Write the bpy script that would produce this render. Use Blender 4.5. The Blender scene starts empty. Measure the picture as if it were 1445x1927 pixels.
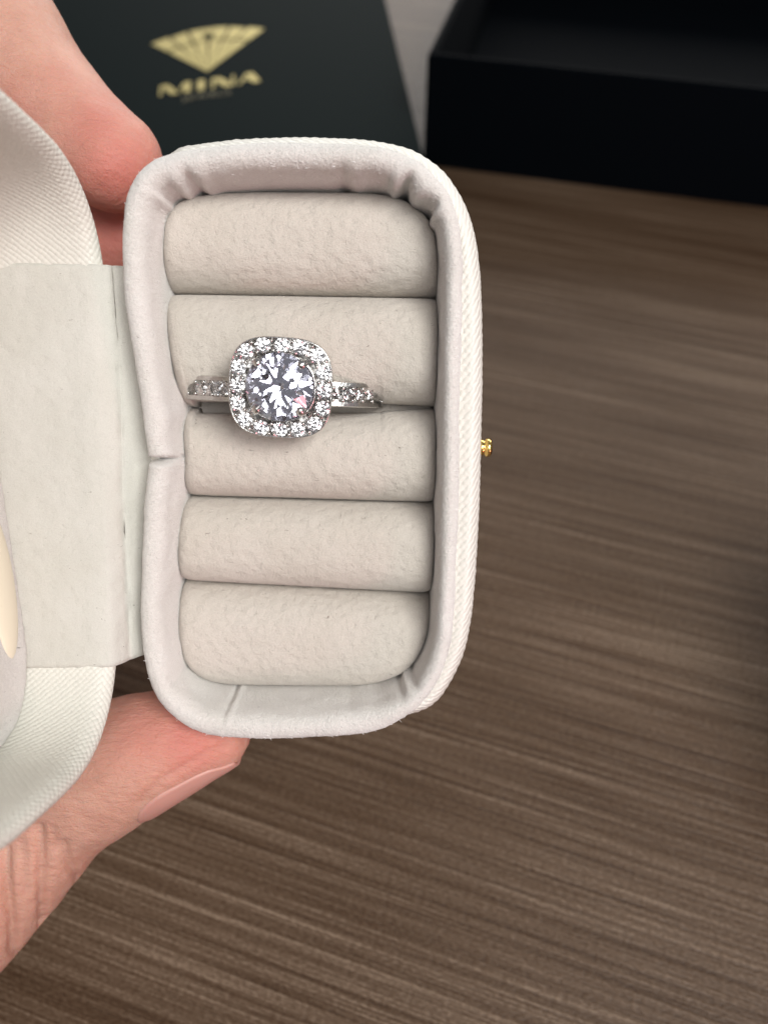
import bpy, bmesh, math, random
from mathutils import Vector, Matrix, noise as mn
random.seed(7)
S = bpy.context.scene
C = S.collection
R = math.radians
MM = 0.001

# ------------------------------------------------------------------ camera
F = 1447.0                                   # focal length in photo pixels (photo 1445 x 1927)
CAM_H = 0.125
PITCH = R(52.6)
cd = bpy.data.cameras.new('camera')
cam = bpy.data.objects.new('camera', cd); C.objects.link(cam)
cam.location = (0, 0, CAM_H)
cam.rotation_euler = (math.pi/2 - PITCH, 0, 0)
cd.sensor_fit = 'HORIZONTAL'; cd.sensor_width = 24.0; cd.lens = 24.0*F/1445.0
cd.clip_start = 0.002; cd.clip_end = 20
cd.dof.use_dof = True; cd.dof.focus_distance = 0.079; cd.dof.aperture_fstop = 18.0
S.camera = cam
CM = Matrix.Translation(cam.location) @ cam.rotation_euler.to_matrix().to_4x4()

# ------------------------------------------------------------------ light
S.view_settings.view_transform = 'Standard'; S.view_settings.look = 'None'
S.view_settings.exposure = 0.0; S.view_settings.gamma = 1.0
w = bpy.data.worlds.new('World'); S.world = w; w.use_nodes = True
bg = w.node_tree.nodes['Background']; bg.inputs[0].default_value = (0.97, 0.96, 1.0, 1); bg.inputs[1].default_value = 0.20

def area(name, loc, target, sx, sy, power, col):
    ld = bpy.data.lights.new(name, 'AREA'); ld.shape = 'RECTANGLE'; ld.size = sx; ld.size_y = sy
    ld.energy = power; ld.color = col
    o = bpy.data.objects.new(name, ld); C.objects.link(o)
    o.location = loc
    o.rotation_euler = (Vector(target)-Vector(loc)).to_track_quat('-Z', 'Y').to_euler()
    return o
area('window_light', (0.30, 1.05, 0.42), (0, 0.08, 0.04), 1.3, 0.50, 8.0, (1.0, 0.97, 0.93))
area('room_light', (0.20, -0.14, 0.46), (0.02, 0.05, 0.06), 0.22, 0.18, 2.1, (1.0, 0.985, 0.94))
area('fill_light', (0.10, -0.46, 0.66), (0, 0.06, 0.08), 0.30, 0.22, 1.3, (0.98, 0.98, 1.0))
area('second_fill_light', (0.32, -0.42, 0.42), (0, 0.06, 0.08), 0.12, 0.12, 0.5, (1.0, 0.98, 0.96))
area('pink_bounce', (0.20, -0.16, 0.06), (0, 0.06, 0.07), 0.06, 0.08, 0.14, (1.0, 0.36, 0.40))

S.cycles.max_bounces = 14; S.cycles.transmission_bounces = 14; S.cycles.glossy_bounces = 8
S.cycles.use_denoising = True
S.cycles.sample_clamp_indirect = 6

# ------------------------------------------------------------------ helpers
def at(px, py, depth):                       # point seen at a photo pixel, depth in mm
    d = depth*MM
    return CM @ Vector(((px-722.5)/F*d, -(py-963.5)/F*d, -d))
def on_level(px, py, z):                     # point seen at a photo pixel on the level z (metres)
    p = at(px, py, 100); o = cam.location
    t = (z-o.z)/(p.z-o.z)
    return o+(p-o)*t

BOX = Matrix.Translation(at(560, 830, 76)) @ CM.to_3x3().to_4x4() @ Matrix.Rotation(R(9), 4, 'X') @ Matrix.Rotation(R(-0.4), 4, 'Z')
BINV = BOX.inverted()
def loc(px, py, z=0.0):                      # photo pixel -> ring box frame (mm) on its level z (mm)
    o = BINV @ cam.location; p = BINV @ at(px, py, 76)
    t = (z*MM-o.z)/(p.z-o.z)
    q = o+(p-o)*t
    return Vector((q.x/MM, q.y/MM, z))

def mesh_obj(name, verts, faces, mat, parent=None, uvs=None, smooth=True, scale=MM):
    me = bpy.data.meshes.new(name)
    me.from_pydata([tuple(c*scale for c in v) for v in verts], [], faces)
    if uvs is not None:
        ul = me.uv_layers.new(name='UVMap')
        for l in me.loops: ul.data[l.index].uv = uvs[l.vertex_index]
    if smooth:
        me.polygons.foreach_set('use_smooth', [True]*len(me.polygons))
    me.materials.append(mat); me.update()
    o = bpy.data.objects.new(name, me); C.objects.link(o)
    if parent: o.parent = parent
    return o
def link_mesh(name, me, parent=None, M=None):
    o = bpy.data.objects.new(name, me); C.objects.link(o)
    if parent: o.parent = parent
    if M is not None: o.matrix_local = M
    return o
def thing(name, label, cat, M, group=None):
    o = bpy.data.objects.new(name, None); C.objects.link(o); o.empty_display_size = 0.01
    o.matrix_world = M; o['label'] = label; o['category'] = cat
    if group: o['group'] = group
    return o
def bm_mesh(name, bm, mat, smooth=True):
    bmesh.ops.recalc_face_normals(bm, faces=bm.faces)
    me = bpy.data.meshes.new(name); bm.to_mesh(me); bm.free()
    if smooth: me.polygons.foreach_set('use_smooth', [True]*len(me.polygons))
    me.materials.append(mat)
    return me

def catmull_closed(pts, n):
    P = [Vector(p) for p in pts]; m = len(P); dense = []
    for i in range(m):
        a, b, c, d = P[i-1], P[i], P[(i+1) % m], P[(i+2) % m]
        for k in range(24):
            t = k/24
            dense.append(0.5*((2*b)+(c-a)*t+(2*a-5*b+4*c-d)*t*t+(3*b-a-3*c+d)*t**3))
    L = [0]
    for i in range(len(dense)): L.append(L[-1]+(dense[(i+1) % len(dense)]-dense[i]).length)
    out = []; j = 0
    for k in range(n):
        s = L[-1]*k/n
        while L[j+1] < s: j += 1
        t = (s-L[j])/max(1e-9, L[j+1]-L[j])
        out.append(dense[j].lerp(dense[(j+1) % len(dense)], t))
    return out, L[-1]
def smooth_loop(P, it=4):
    for _ in range(it): P = [(P[i-1]+P[i]*2+P[(i+1) % len(P)])/4 for i in range(len(P))]
    return P
def normals_in(P):                           # inward normals of a clockwise loop (2D)
    n = len(P); out = []
    area2 = sum(P[i].x*P[(i+1) % n].y-P[(i+1) % n].x*P[i].y for i in range(n))
    sg = 1 if area2 > 0 else -1
    for i in range(n):
        t = P[(i+2) % n]-P[i-2]
        out.append(Vector((-t.y, t.x)).normalized()*sg)
    return out
def sweep(P, N, prof, disp=None, cap=False, length=1.0):
    """rings of a closed outline P (2D) at each (inset, z) of prof"""
    n = len(P); V = []; Fc = []; UV = []; cum = 0; prev = None
    for j, (ins, z) in enumerate(prof):
        if prev: cum += math.hypot(ins-prev[0], z-prev[1])
        prev = (ins, z)
        for i in range(n):
            q = P[i]+N[i]*ins
            v = Vector((q.x, q.y, z))
            if disp: v = disp(i, j, v, N[i])
            V.append(v); UV.append((i/n*length, cum))
    for j in range(len(prof)-1):
        for i in range(n):
            a = j*n+i; b = j*n+(i+1) % n
            Fc.append((a, b, b+n, a+n))
    if cap:
        c = len(V); V.append(sum((V[(len(prof)-1)*n+i] for i in range(n)), Vector())/n); UV.append((0, cum))
        for i in range(n):
            Fc.append(((len(prof)-1)*n+i, (len(prof)-1)*n+(i+1) % n, c))
    return V, Fc, UV

# ------------------------------------------------------------------ materials
def new_mat(name):
    m = bpy.data.materials.new(name); m.use_nodes = True
    nt = m.node_tree; b = nt.nodes['Principled BSDF']
    return m, nt, b
def nd(nt, t, **kw):
    n = nt.nodes.new(t)
    for k, v in kw.items():
        if k in n.inputs.keys(): n.inputs[k].default_value = v
        else: setattr(n, k, v)
    return n
def lk(nt, a, ao, b, bi): nt.links.new(a.outputs[ao], b.inputs[bi])
def ramp(nt, stops):
    r = nt.nodes.new('ShaderNodeValToRGB'); e = r.color_ramp.elements
    while len(e) < len(stops): e.new(0.5)
    for k, (p, c) in enumerate(stops):
        e[k].position = p; e[k].color = (*c, 1) if len(c) == 3 else c
    return r
def bump_chain(nt, b, items):
    """items: (node, socket, strength, distance)"""
    prev = None
    for n, s, st, di in items:
        bp = nt.nodes.new('ShaderNodeBump'); bp.inputs['Strength'].default_value = st; bp.inputs['Distance'].default_value = di
        lk(nt, n, s, bp, 'Height')
        if prev: nt.links.new(prev.outputs[0], bp.inputs['Normal'])
        prev = bp
    nt.links.new(prev.outputs[0], b.inputs['Normal'])

def suede(name, base, dark, scale_flake=900, flake=0.5, sheen=0.6, fuzz=0.6):
    m, nt, b = new_mat(name)
    tc = nd(nt, 'ShaderNodeTexCoord')
    n1 = nd(nt, 'ShaderNodeTexNoise', Scale=9000.0, Detail=3.0, Roughness=0.7); lk(nt, tc, 'Object', n1, 'Vector')
    n2 = nd(nt, 'ShaderNodeTexNoise', Scale=1500.0, Detail=4.0, Roughness=0.62, Distortion=0.6); lk(nt, tc, 'Object', n2, 'Vector')
    n3 = nd(nt, 'ShaderNodeTexNoise', Scale=140.0, Detail=3.0); lk(nt, tc, 'Object', n3, 'Vector')
    vo = nd(nt, 'ShaderNodeTexVoronoi', Scale=scale_flake, Randomness=1.0); vo.feature = 'SMOOTH_F1'
    wv = nd(nt, 'ShaderNodeVectorMath'); wv.operation = 'MULTIPLY_ADD'
    lk(nt, n2, 'Color', wv, 0); wv.inputs[1].default_value = (0.0008,)*3; lk(nt, tc, 'Object', wv, 2)
    lk(nt, wv, 0, vo, 'Vector')
    r = ramp(nt, [(0.25, dark), (0.62, base)]); lk(nt, n1, 'Fac', r, 'Fac')
    # sparse dark fibres
    mp = nd(nt, 'ShaderNodeMapping'); mp.inputs['Scale'].default_value = (1, 3.2, 1); mp.inputs['Rotation'].default_value = (0.3, 0.2, 0.7)
    lk(nt, tc, 'Object', mp, 'Vector')
    n4 = nd(nt, 'ShaderNodeTexNoise', Scale=1100.0, Detail=2.0, Roughness=0.5, Distortion=1.5); lk(nt, mp, 0, n4, 'Vector')
    r4 = ramp(nt, [(0.735, (0, 0, 0)), (0.77, (1, 1, 1))]); lk(nt, n4, 'Fac', r4, 'Fac')
    mx = nd(nt, 'ShaderNodeMixRGB'); lk(nt, r4, 'Color', mx, 'Fac'); lk(nt, r, 'Color', mx, 'Color1'); mx.inputs['Color2'].default_value = (dark[0]*0.45, dark[1]*0.42, dark[2]*0.4, 1)
    mx2 = nd(nt, 'ShaderNodeMixRGB'); mx2.blend_type = 'MULTIPLY'; mx2.inputs['Fac'].default_value = 1
    r5 = ramp(nt, [(0.3, (0.93, 0.92, 0.90)), (0.7, (1, 0.99, 0.985))]); lk(nt, n3, 'Fac', r5, 'Fac')
    lk(nt, mx, 0, mx2, 'Color1'); lk(nt, r5, 'Color', mx2, 'Color2')
    lk(nt, mx2, 0, b, 'Base Color')
    b.inputs['Roughness'].default_value = 0.9; b.inputs['Specular IOR Level'].default_value = 0.15
    b.inputs['Sheen Weight'].default_value = sheen; b.inputs['Sheen Roughness'].default_value = 0.45
    n0 = nd(nt, 'ShaderNodeTexNoise', Scale=3600.0, Detail=3.0, Roughness=0.75); lk(nt, tc, 'Object', n0, 'Vector')
    bump_chain(nt, b, [(vo, 'Distance', flake, 0.00036), (n2, 'Fac', fuzz*0.5, 0.00022), (n0, 'Fac', fuzz, 0.0003), (n1, 'Fac', fuzz, 0.00012)])
    return m
M_lip = suede('velvet_white', (0.88, 0.855, 0.825), (0.72, 0.69, 0.665), flake=0.05, fuzz=0.8)
M_roll = suede('suede_cushion', (0.67, 0.625, 0.57), (0.55, 0.505, 0.455), scale_flake=1050, flake=0.5, fuzz=0.5, sheen=0.25)
M_strip = suede('suede_strip', (0.64, 0.635, 0.59), (0.56, 0.555, 0.515), scale_flake=900, flake=0.35, fuzz=0.25, sheen=0.1)
M_fibre, _nt, _b = new_mat('velvet_fibre')
_b.inputs['Base Color'].default_value = (0.93, 0.91, 0.905, 1); _b.inputs['Roughness'].default_value = 0.8

def saffiano(name, base, pitch=0.62, s1=1.0, s2=0.6):
    m, nt, b = new_mat(name)
    uv = nd(nt, 'ShaderNodeUVMap')
    tc = nd(nt, 'ShaderNodeTexCoord')
    ns = nd(nt, 'ShaderNodeTexNoise', Scale=0.9, Detail=2.0); lk(nt, uv, 0, ns, 'Vector')
    wv = nd(nt, 'ShaderNodeVectorMath'); wv.operation = 'MULTIPLY_ADD'; lk(nt, ns, 'Color', wv, 0); wv.inputs[1].default_value = (0.35,)*3; lk(nt, uv, 0, wv, 2)
    hs = []
    for sgn in (1, -1):
        d = nd(nt, 'ShaderNodeVectorMath'); d.operation = 'DOT_PRODUCT'; lk(nt, wv, 0, d, 0)
        k = 2*math.pi/pitch
        d.inputs[1].default_value = (0.64*k, 0.77*k*sgn, 0)
        s = nd(nt, 'ShaderNodeMath'); s.operation = 'SINE'; nt.links.new(d.outputs['Value'], s.inputs[0])
        a = nd(nt, 'ShaderNodeMath'); a.operation = 'MULTIPLY_ADD'; nt.links.new(s.outputs[0], a.inputs[0]); a.inputs[1].default_value = 0.5; a.inputs[2].default_value = 0.5
        p = nd(nt, 'ShaderNodeMath'); p.operation = 'POWER'; nt.links.new(a.outputs[0], p.inputs[0]); p.inputs[1].default_value = 0.55
        hs.append(p)
    h2 = nd(nt, 'ShaderNodeMath'); h2.operation = 'MULTIPLY'; nt.links.new(hs[1].outputs[0], h2.inputs[0]); h2.inputs[1].default_value = s2
    h = nd(nt, 'ShaderNodeMath'); h.operation = 'MULTIPLY_ADD'; nt.links.new(hs[0].outputs[0], h.inputs[0]); h.inputs[1].default_value = s1; nt.links.new(h2.outputs[0], h.inputs[2])
    nf = nd(nt, 'ShaderNodeTexNoise', Scale=2500.0, Detail=3.0); lk(nt, tc, 'Object', nf, 'Vector')
    r = ramp(nt, [(0.2, tuple(c*0.93 for c in base)), (0.7, base)]); lk(nt, nf, 'Fac', r, 'Fac')
    lk(nt, r, 'Color', b, 'Base Color')
    b.inputs['Roughness'].default_value = 0.46; b.inputs['Specular IOR Level'].default_value = 0.4
    bump_chain(nt, b, [(h, 0, 0.6, 0.00012), (nf, 'Fac', 0.25, 0.00006)])
    return m
M_shell = saffiano('white_leatherette', (0.77, 0.755, 0.70), s1=1.0, s2=0.25)
M_lid = saffiano('white_leatherette_lid', (0.73, 0.718, 0.655), pitch=0.52, s1=0.5, s2=0.5)

def metal(name, col, rough, bump=0.0):
    m, nt, b = new_mat(name)
    b.inputs['Metallic'].default_value = 1; b.inputs['Roughness'].default_value = rough
    tc = nd(nt, 'ShaderNodeTexCoord'); n = nd(nt, 'ShaderNodeTexNoise', Scale=1800.0, Detail=3.0); lk(nt, tc, 'Object', n, 'Vector')
    r = ramp(nt, [(0.3, tuple(c*0.85 for c in col)), (0.7, col)]); lk(nt, n, 'Fac', r, 'Fac'); lk(nt, r, 'Color', b, 'Base Color')
    if bump: bump_chain(nt, b, [(n, 'Fac', bump, 0.00008)])
    return m
M_silver = metal('silver', (0.76, 0.75, 0.73), 0.20, 0.6)
M_gold = metal('gold', (0.95, 0.68, 0.22), 0.16, 0.1)
M_foil = metal('gold_foil', (0.58, 0.50, 0.22), 0.6, 0.1)
M_foil_dim = metal('gold_foil_thin', (0.22, 0.20, 0.13), 0.6, 0.1)

def gem(name, col, ior):
    m, nt, b = new_mat(name)
    b.inputs['Base Color'].default_value = (*col, 1); b.inputs['Roughness'].default_value = 0.0
    b.inputs['IOR'].default_value = ior; b.inputs['Transmission Weight'].default_value = 1.0
    return m
M_gem = gem('clear_stone', (0.87, 0.87, 1.0), 2.1)
M_gem2 = gem('small_clear_stone', (0.99, 0.98, 0.98), 2.2)

def wood():
    m, nt, b = new_mat('brown_wood_grain')
    tc = nd(nt, 'ShaderNodeTexCoord')
    rot = nd(nt, 'ShaderNodeMapping'); rot.inputs['Rotation'].default_value = (0, 0, R(17.8)); lk(nt, tc, 'Object', rot, 'Vector')
    def streak(sx, sy, detail, rough, dist=0.0, off=0):
        mp = nd(nt, 'ShaderNodeMapping'); mp.inputs['Scale'].default_value = (sx, sy, 1); mp.inputs['Location'].default_value = (off, off*1.7, 0)
        lk(nt, rot, 0, mp, 'Vector')
        n = nd(nt, 'ShaderNodeTexNoise', Scale=1.0, Detail=detail, Roughness=rough, Distortion=dist); lk(nt, mp, 0, n, 'Vector')
        return n
    a = streak(5, 600, 6.0, 0.66, 0.0)         # medium streaks
    c = streak(20, 1700, 4.0, 0.65, 0.0, 3)       # fine lines
    e = streak(5, 60, 3.0, 0.5, 0.1, 7)          # broad bands
    g = streak(1300, 2300, 2.0, 0.6, 0.0, 5)     # small pores
    def mixv(n1, n2, f):
        x = nd(nt, 'ShaderNodeMixRGB'); x.inputs['Fac'].default_value = f
        lk(nt, n1, 0, x, 'Color1'); lk(nt, n2, 0, x, 'Color2'); return x
    m1 = mixv(a, c, 0.60); m2 = mixv(m1, e, 0.20); m3 = mixv(m2, g, 0.20)
    r = ramp(nt, [(0.38, (0.030, 0.015, 0.008)), (0.465, (0.064, 0.038, 0.022)), (0.535, (0.106, 0.070, 0.046)), (0.615, (0.21, 0.152, 0.108))])
    lk(nt, m3, 0, r, 'Fac'); lk(nt, r, 'Color', b, 'Base Color')
    b.inputs['Roughness'].default_value = 0.36; b.inputs['Specular IOR Level'].default_value = 0.16
    bump_chain(nt, b, [(m1, 0, 0.7, 0.00045), (g, 'Fac', 0.5, 0.00022)])
    return m
M_wood = wood()
def black_paper(name, col, rough):
    m, nt, b = new_mat(name)
    tc = nd(nt, 'ShaderNodeTexCoord'); n = nd(nt, 'ShaderNodeTexNoise', Scale=1500.0, Detail=3.0); lk(nt, tc, 'Object', n, 'Vector')
    r = ramp(nt, [(0.3, tuple(c*0.8 for c in col)), (0.7, col)]); lk(nt, n, 'Fac', r, 'Fac'); lk(nt, r, 'Color', b, 'Base Color')
    b.inputs['Roughness'].default_value = rough; b.inputs['Specular IOR Level'].default_value = 0.04
    bump_chain(nt, b, [(n, 'Fac', 0.2, 0.00008)])
    return m
M_card = black_paper('black_green_card', (0.007, 0.0125, 0.013), 0.75)
M_black = black_paper('black_card', (0.0012, 0.0022, 0.0036), 0.8)

def skin():
    m, nt, b = new_mat('skin')
    tc = nd(nt, 'ShaderNodeTexCoord')
    at_ = nd(nt, 'ShaderNodeAttribute'); at_.attribute_name = 'flush'
    n1 = nd(nt, 'ShaderNodeTexNoise', Scale=160.0, Detail=4.0, Roughness=0.6); lk(nt, tc, 'Object', n1, 'Vector')
    n2 = nd(nt, 'ShaderNodeTexNoise', Scale=2600.0, Detail=3.0, Roughness=0.6); lk(nt, tc, 'Object', n2, 'Vector')
    mp = nd(nt, 'ShaderNodeMapping'); mp.inputs['Rotation'].default_value = (0.4, 0.2, R(35)); mp.inputs['Scale'].default_value = (1, 4.5, 1); lk(nt, tc, 'Object', mp, 'Vector')
    n3 = nd(nt, 'ShaderNodeTexNoise', Scale=480.0, Detail=4.0, Roughness=0.6, Distortion=0.5); lk(nt, mp, 0, n3, 'Vector')
    r = ramp(nt, [(0.3, (0.54, 0.28, 0.21)), (0.7, (0.64, 0.37, 0.285))]); lk(nt, n1, 'Fac', r, 'Fac')
    mx = nd(nt, 'ShaderNodeMixRGB'); lk(nt, at_, 'Fac', mx, 'Fac'); lk(nt, r, 'Color', mx, 'Color1'); mx.inputs['Color2'].default_value = (0.60, 0.21, 0.17, 1)
    lk(nt, mx, 0, b, 'Base Color')
    b.inputs['Roughness'].default_value = 0.5; b.inputs['Specular IOR Level'].default_value = 0.35
    b.inputs['Subsurface Weight'].default_value = 0.35; b.inputs['Subsurface Radius'].default_value = (1.0, 0.25, 0.12); b.inputs['Subsurface Scale'].default_value = 0.003
    vo = nd(nt, 'ShaderNodeTexVoronoi', Scale=2300.0); vo.feature = 'DISTANCE_TO_EDGE'; lk(nt, mp, 0, vo, 'Vector')
    vr = ramp(nt, [(0.0, (0, 0, 0)), (0.25, (1, 1, 1))]); lk(nt, vo, 'Distance', vr, 'Fac')
    bump_chain(nt, b, [(n3, 'Fac', 0.5, 0.0005), (vr, 'Color', 0.35, 0.00007), (n2, 'Fac', 0.5, 0.00016)])
    rr = ramp(nt, [(0.3, (0.42,)*3), (0.7, (0.6,)*3)]); lk(nt, n2, 'Fac', rr, 'Fac'); lk(nt, rr, 'Color', b, 'Roughness')
    return m
M_skin = skin()
M_nail, _nt, _b = new_mat('nail')
_b.inputs['Base Color'].default_value = (0.58, 0.30, 0.25, 1); _b.inputs['Roughness'].default_value = 0.42; _b.inputs['Subsurface Weight'].default_value = 0.2; _b.inputs['Subsurface Scale'].default_value = 0.001

# ------------------------------------------------------------------ setting: the table
tb = mesh_obj('table_top', [(-1.2, -0.8, 0), (1.2, -0.8, 0), (1.2, 1.6, 0), (-1.2, 1.6, 0), (-1.2, -0.8, -0.03), (1.2, -0.8, -0.03), (1.2, 1.6, -0.03), (-1.2, 1.6, -0.03)],
              [(0, 1, 2, 3), (7, 6, 5, 4), (0, 4, 5, 1), (1, 5, 6, 2), (2, 6, 7, 3), (3, 7, 4, 0)], M_wood, smooth=False, scale=1)
tb['kind'] = 'structure'; tb['label'] = 'brown wood grain table top'

# ------------------------------------------------------------------ open black gift box on the table (top right)
def boxm(name, x0, x1, y0, y1, z0, z1, mat, parent, bev=0.0006):
    bm = bmesh.new(); bmesh.ops.create_cube(bm, size=1)
    bmesh.ops.transform(bm, matrix=Matrix.Translation(((x0+x1)/2, (y0+y1)/2, (z0+z1)/2)) @ Matrix.Diagonal((x1-x0, y1-y0, z1-z0, 1)), verts=bm.verts)
    bmesh.ops.bevel(bm, geom=bm.edges[:], offset=bev, segments=2, affect='EDGES')
    return link_mesh(name, bm_mesh(name, bm, mat, False), parent)
A = on_level(795, 311, 0); B = on_level(1445, 393, 0)
ang = math.atan2(B.y-A.y, B.x-A.x)
gb = thing('gift_box', 'open black gift box with deep walls, empty, at the top right of the table', 'gift box', Matrix.Translation(A) @ Matrix.Rotation(ang, 4, 'Z'))
HB = 0.0322; WB = 0.15; LB = 0.15; T = 0.0022
boxm('front_wall', 0, WB, 0, T, 0, HB, M_black, gb)
boxm('back_wall', 0, WB, LB-T, LB, 0, HB, M_black, gb)
boxm('side_wall', 0, T, T+1e-5, LB-T-1e-5, 0, HB-0.0001, M_black, gb)
boxm('side_wall', WB-T, WB, T+1e-5, LB-T-1e-5, 0, HB-0.0001, M_black, gb)
boxm('base', T+1e-5, WB-T-1e-5, T+1e-5, LB-T-1e-5, 0.0001, 0.002, M_black, gb, 0.0003)

# ------------------------------------------------------------------ lid of the gift box with gold print (top left)
HL = 0.012
p0 = on_level(788, 256, HL); p1 = on_level(726, 0, HL)
dy = (p1-p0).normalized(); a2 = math.atan2(dy.y, dy.x)-math.pi/2
org = p0-dy*0.03
gl = thing('jewellery_box', 'flat green-black closed box printed with a gold diamond emblem and gold lettering', 'jewellery box', Matrix.Translation((org.x, org.y, 0)) @ Matrix.Rotation(a2, 4, 'Z'))
boxm('top_panel', -0.15, 0, 0, 0.15, HL-0.0018, HL, M_card, gl, 0.0006)
boxm('side_panel', -0.1498, -0.1480, 0.0002, 0.1498, 0, HL-0.0019, M_card, gl, 0.0003)
boxm('side_panel', -0.0020, -0.0002, 0.0002, 0.1498, 0, HL-0.0019, M_card, gl, 0.0003)
boxm('side_panel', -0.1479, -0.0021, 0.0002, 0.0020, 0, HL-0.0019, M_card, gl, 0.0003)
boxm('side_panel', -0.1479, -0.0021, 0.1480, 0.1498, 0, HL-0.0019, M_card, gl, 0.0003)
GI = gl.matrix_world.inverted()
ea = GI @ on_level(285, 82, HL); eb = GI @ on_level(497, 54, HL); ec = GI @ on_level(390, 134, HL)
ex = (eb-ea); EW = ex.length; ex.normalize()
eo = (ea+eb)/2
ey = (eo-ec); EH = ey.length; ey.normalize()
print('emblem w,h', EW, EH)
def print_mesh(name, polys, mat, th=0.00012, parent=gl):
    V = []; Fc = []
    for k, poly in enumerate(polys):
        n0 = len(V)
        z0 = HL+0.00002; zt = z0+th+0.000012*(k % 7)
        for (x, y) in poly:
            p = eo+ex*(x*EW)+ey*(y*EW); V.append((p.x, p.y, zt))
        for (x, y) in poly:
            p = eo+ex*(x*EW)+ey*(y*EW); V.append((p.x, p.y, z0))
        n = len(poly)
        Fc.append(tuple(range(n0, n0+n)))
        for i in range(n): Fc.append((n0+i, n0+n+i, n0+n+(i+1) % n, n0+(i+1) % n))
    return mesh_obj(name, V, Fc, mat, parent, smooth=False, scale=1)
hb = EH/EW                                            # emblem: fan of facets meeting at the bottom point
tip = (0.0, -hb)
def lerp2(a, b, t): return (a[0]+(b[0]-a[0])*t, a[1]+(b[1]-a[1])*t)
tops = [(-0.50, 0.0), (-0.355, 0.085), (-0.335, 0.055), (-0.20, 0.155), (-0.17, 0.12), (-0.155, 0.165), (0.155, 0.165), (0.17, 0.12), (0.20, 0.155), (0.335, 0.055), (0.355, 0.085), (0.50, 0.0)]
polys = []
fan = [((-0.50, 0.0), (-0.36, 0.085)), ((-0.33, 0.075), (-0.20, 0.145)), ((-0.175, 0.15), (-0.055, 0.17)), ((0.055, 0.17), (0.175, 0.15)), ((0.20, 0.145), (0.33, 0.075)), ((0.36, 0.085), (0.50, 0.0))]
for k, (l, r_) in enumerate(fan):
    # upper crown facet and long pavilion facet with a thin dark joint
    l2 = lerp2(l, tip, 0.28); r2 = lerp2(r_, tip, 0.28)
    polys.append([l2, r2, r_, l])
    l3 = lerp2(l, tip, 0.32); r3 = lerp2(r_, tip, 0.32)
    polys.append([tip, r3, l3])
polys.append([(-0.05, 0.165), (-0.04, 0.06), (0.04, 0.06), (0.05, 0.165)])
polys.append([(-0.045, -0.02), tip, (-0.012, -0.09)])
polys.append([(0.045, -0.02), (0.012, -0.09), tip])
print_mesh('emblem', polys, M_foil)
# lettering: high contrast capitals
def stroke(x0, y0, x1, y1, wd):
    return [(x0-wd/2, y0), (x0+wd/2, y0), (x1+wd/2, y1), (x1-wd/2, y1)]
tb0 = -hb-0.32; th_ = 0.175
def letters():
    L = []
    y0, y1 = tb0, tb0+th_
    L.append(('M', [stroke(-0.435, y0, -0.435, y1, 0.022), stroke(-0.30, y0, -0.405, y1, 0.072), stroke(-0.26, y0+0.05, -0.21, y1, 0.02), stroke(-0.19, y0, -0.19, y1, 0.062)]))
    L.append(('I', [stroke(-0.06, y0, -0.06, y1, 0.066)]))
    L.append(('N', [stroke(0.055, y0, 0.055, y1, 0.026), stroke(0.205, y0, 0.085, y1, 0.08), stroke(0.245, y0, 0.245, y1, 0.024)]))
    L.append(('A', [stroke(0.30, y0, 0.385, y1, 0.026), stroke(0.47, y0, 0.40, y1, 0.076), stroke(0.40, y0+0.055, 0.40, y0+0.075, 0.07)]))
    return L
for ch, pl in letters():
    print_mesh('letter', [[(x*0.86+0.005, y) for x, y in q] for q in pl], M_foil)
cu = bpy.data.curves.new('small_lettering', 'FONT'); cu.body = 'JEWELS'; cu.size = EW*0.10; cu.align_x = 'CENTER'; cu.extrude = 0.00006; cu.space_character = 1.25
to = bpy.data.objects.new('tmp_text', cu); C.objects.link(to)
dg = bpy.context.evaluated_depsgraph_get()
tme = bpy.data.meshes.new_from_object(to.evaluated_get(dg)); bpy.data.objects.remove(to)
tme.materials.clear(); tme.materials.append(M_foil_dim)
tp = eo+ey*((tb0-0.145)*EW)+ex*(0.01*EW)
link_mesh('small_lettering', tme, gl, Matrix.Translation((tp.x, tp.y, HL+0.00012)) @ Matrix.Rotation(math.atan2(ex.y, ex.x), 4, 'Z'))

# ------------------------------------------------------------------ unseen box added beyond the right edge to cast a shadow into view
sb = thing('shadow_caster', 'unseen black box added just past the right edge of the view to cast a shadow', 'shadow caster', Matrix.Translation((0.075, 0.024, 0)) @ Matrix.Rotation(R(-6), 4, 'Z'))
boxm('caster_body', 0, 0.04, 0, 0.040, 0, 0.030, M_black, sb)
boxm('caster_lid', -0.0006, 0.0406, -0.0006, 0.0406, 0.0302, 0.046, M_black, sb)

# ------------------------------------------------------------------ ring box
rb = thing('ring_box', 'white leatherette ring box held open, lined with white velvet and padded ring rolls', 'ring box', BOX)
lip_px = [(236, 490), (237, 430), (243, 380), (262, 335), (298, 303), (345, 289), (420, 279), (520, 273), (650, 275), (730, 284), (790, 310), (835, 355), (860, 410),
          (868, 480), (868, 560), (865, 700), (862, 850), (859, 1000), (853, 1130), (845, 1210), (825, 1270), (790, 1320), (740, 1355), (690, 1372), (600, 1380), (500, 1383), (420, 1379),
          (370, 1366), (325, 1335), (292, 1290), (276, 1230), (270, 1150), (271, 1080), (275, 980), (281, 900), (284, 866), (280, 830), (268, 740), (252, 640), (240, 560)]
NL = 1100
lipP, lipLen = catmull_closed([loc(x, y, -2.2).xy for x, y in lip_px], NL)
lipP = smooth_loop(lipP, 6); lipN = normals_in(lipP)
print('lip bbox', min(p.x for p in lipP), max(p.x for p in lipP), min(p.y for p in lipP), max(p.y for p in lipP), lipLen)
def near_idx(px, py, z=0):
    q = loc(px, py, z).xy
    return min(range(NL), key=lambda i: (lipP[i]-q).length)
LIPW = 2.5
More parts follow.
